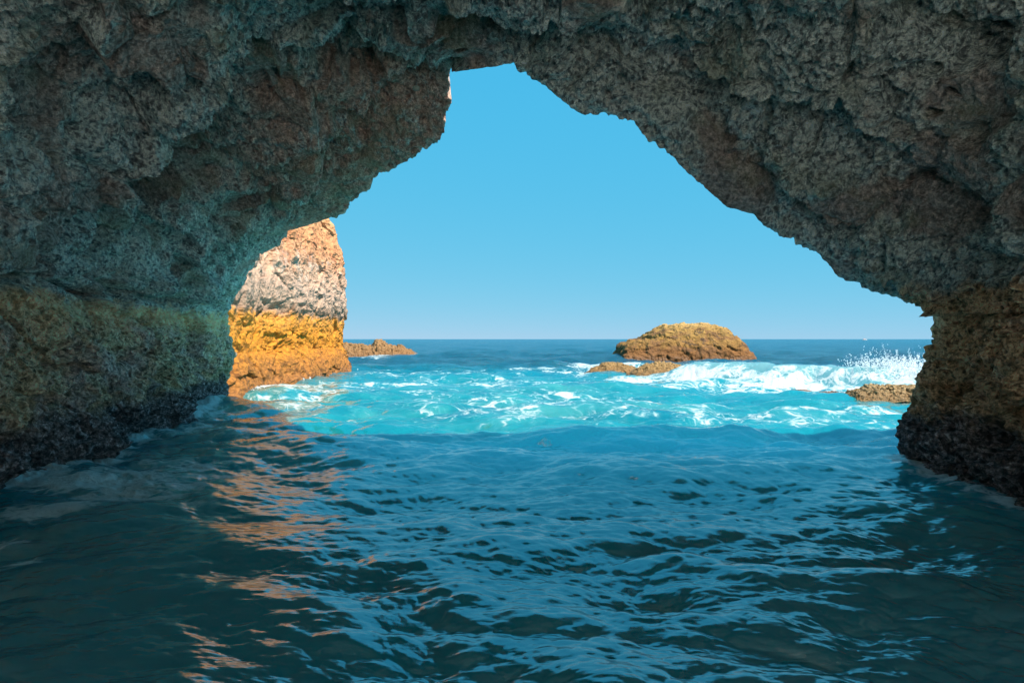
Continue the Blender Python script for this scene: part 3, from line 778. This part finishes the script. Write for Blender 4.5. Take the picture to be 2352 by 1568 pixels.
def burst(cx, cy, cz, n, speed, spread, big=.02):
    """ballistic jets: each jet throws a thread of droplets"""
    for j in range(n):
        az = rng.uniform(0, 2*np.pi); el = rng.normal(R(68), R(15)*spread); sp_ = speed*rng.uniform(.45, 1)*rng.uniform(.6, 1)
        v0 = np.array([math.cos(az)*math.cos(el), math.sin(az)*math.cos(el)*.6, abs(math.sin(el))])*sp_
        m = rng.integers(8, 34); t0 = rng.uniform(.05, .45); o_ = np.array([cx+rng.normal(0, .5), cy+rng.normal(0, .35), cz])
        for k in range(m):
            tq = t0*(.35+.65*k/m)+rng.uniform(0, .02); vj = v0*(1+rng.normal(0, .035))
            p = o_+vj*tq+np.array([rng.normal(0, .02), rng.normal(0, .02), -4.9*tq*tq+rng.normal(0, .02)])
            if p[2] < .1: continue
            pts.append(p); rad_.append(big*rng.uniform(.35, 1.0)*(1.25 if rng.random() < .12 else .8)); vel = vj+np.array([0, 0, -9.8*tq]); st_.append(vel/6*rng.uniform(0, 1))
burst(15.9, 27.6, .75, 140, 5.0, 1.0, .015)
burst(15.1, 28.0, .7, 90, 3.6, 1.6, .013)
burst(17.0, 26.8, .6, 110, 3.0, 1.5, .014)
for k in range(5200):                       # torn white water at the root of the splash
    x = rng.uniform(14.0, 18.5); y = 33.5-(x-8.2)*7/8.3+rng.normal(-.4, .6)
    pts.append(np.array([x, y, abs(rng.normal(.55, .32))+.15])); rad_.append(rng.uniform(.005, .017)); st_.append(rng.normal(size=3)*.8)
drops(pts, rad_, st_, 'sea_spray', 'white spray thrown up where the wave breaks beside the pillar')
pts, rad_, st_ = [], [], []
for (cx, cy, n, sp_) in ((-9.1, 23.6, 26, 2.2), (-9.9, 31, 8, 1.8), (12.6, 34.2, 10, 2.0), (10.9, 35.6, 8, 1.8), (8.9, 34.9, 8, 2), (-10.4, 41.5, 8, 2.2), (14.2, 66, 8, 3), (10.8, 66, 10, 3.2), (12.0, 31.5, 14, 2.4)):
    burst(cx, cy, .15, n, sp_, 1.3, .009+.0002*cy)
drops(pts, rad_, st_, 'splash_drops', 'small splashes of white water along the feet of the rocks')

# ================================================================== FAR BOAT
def box(b, c, s, taper=0):
    x, y, z = c; a, bb, h = s[0]/2, s[1]/2, s[2]/2
    vs = [(x+i*a*(1-taper*(k < 0)), y+j*bb*(1-taper*(k < 0)), z+k*h) for k in (-1, 1) for j in (-1, 1) for i in (-1, 1)]
    f = [(0, 2, 3, 1), (4, 5, 7, 6), (0, 1, 5, 4), (2, 6, 7, 3), (0, 4, 6, 2), (1, 3, 7, 5)]
    n = len(b[0]); b[0].extend(vs); b[1].extend([tuple(n+q for q in g) for g in f])
boat = empty('motor_boat', (864-CX+0, 0, 0)); bd = 1300.0
boat.location = ((1986*S-CX)/F*bd, bd, 0)
tag(boat, 'tiny white boat far off on the horizon', 'boat')
M_BOAT = simple('boat_white', (.8, .78, .76), .4)
hv = []
for i, xx in enumerate(np.linspace(-4, 4.6, 12)):
    w = 1.3*(1-max(0, (xx-1)/3.7)**2); sh = 1.3+.25*max(0, xx)/4
    for (yy, zz) in ((-w, sh), (-w*.85, .4), (0, -.3), (w*.85, .4), (w, sh)): hv.append((xx, yy, zz))
o = mesh_obj('hull', np.array(hv), grid_faces(12, 5), M_BOAT, boat, smooth=False)
dk = np.array([(hv[5*i][0], hv[5*i][1]*s2, hv[5*i][2]-.12) for i in range(12) for s2 in (1, -1)])
mesh_obj('deck', dk, grid_faces(12, 2), M_BOAT, boat, smooth=False)
b = ([], []); box(b, (-.5, 0, 2.0), (3.2, 1.8, 1.5), -.08); mesh_obj('cabin', np.array(b[0]), np.array(b[1]), simple('boat_cabin', (.75, .5, .45), .4), boat, smooth=False)

# ================================================================== LIGHT, SKY, CAMERA
w = bpy.data.worlds.new('World'); scene.world = w; w.use_nodes = True
nt = w.node_tree; bg = nt.nodes['Background']
sky = nt.nodes.new('ShaderNodeTexSky'); sky.sky_type = 'NISHITA'; sky.sun_disc = False
sky.sun_elevation = R(SUN_EL); sky.sun_rotation = math.atan2(SUN_AZ[0], SUN_AZ[1])
sky.air_density = .6; sky.dust_density = 0; sky.ozone_density = 6
EXPO = 1.1
sp_ = nt.nodes.new('ShaderNodeSeparateColor'); cb_ = nt.nodes.new('ShaderNodeCombineColor'); nt.links.new(sky.outputs[0], sp_.inputs[0])
for k, (g_ain, p_ow) in enumerate(((.53, .74), (.664, .14), (.85, .02))):      # grade of the clear sea sky: cyan, evenly bright
    m0 = nt.nodes.new('ShaderNodeMath'); m0.operation = 'MULTIPLY'; m0.inputs[1].default_value = .1; nt.links.new(sp_.outputs[k], m0.inputs[0])
    m1 = nt.nodes.new('ShaderNodeMath'); m1.operation = 'POWER'; m1.inputs[1].default_value = p_ow; nt.links.new(m0.outputs[0], m1.inputs[0])
    m2 = nt.nodes.new('ShaderNodeMath'); m2.operation = 'MULTIPLY'; m2.inputs[1].default_value = g_ain*10/2**EXPO; nt.links.new(m1.outputs[0], m2.inputs[0])
    nt.links.new(m2.outputs[0], cb_.inputs[k])
nt.links.new(cb_.outputs[0], bg.inputs['Color'])
bg.inputs['Strength'].default_value = .1
sun = bpy.data.lights.new('sun', 'SUN'); sun.energy = 3.8; sun.angle = R(.5); sun.color = (1, .93, .82)
so = bpy.data.objects.new('sun', sun); COL.objects.link(so)
a = np.array(SUN_AZ)/np.hypot(*SUN_AZ)
sd = Vector((a[0]*math.cos(R(SUN_EL)), a[1]*math.cos(R(SUN_EL)), math.sin(R(SUN_EL))))
so.rotation_euler = sd.to_track_quat('Z', 'Y').to_euler()

cam = bpy.data.cameras.new('camera'); cam.lens = 24.01; cam.sensor_width = 36; cam.clip_end = 60000; cam.clip_start = .05
co = bpy.data.objects.new('camera', cam); COL.objects.link(co); co.location = (0, 0, H); co.rotation_euler = (R(90), 0, 0)
cam.shift_y = (CY-341)/1024.0
scene.camera = co
scene.view_settings.view_transform = 'Standard'; scene.view_settings.look = 'None'
scene.view_settings.exposure = EXPO; scene.view_settings.gamma = 1
cy = scene.cycles
cy.caustics_reflective = False; cy.caustics_refractive = False; cy.max_bounces = 6; cy.diffuse_bounces = 4; cy.glossy_bounces = 3; cy.sample_clamp_indirect = 6
cy.use_denoising = True
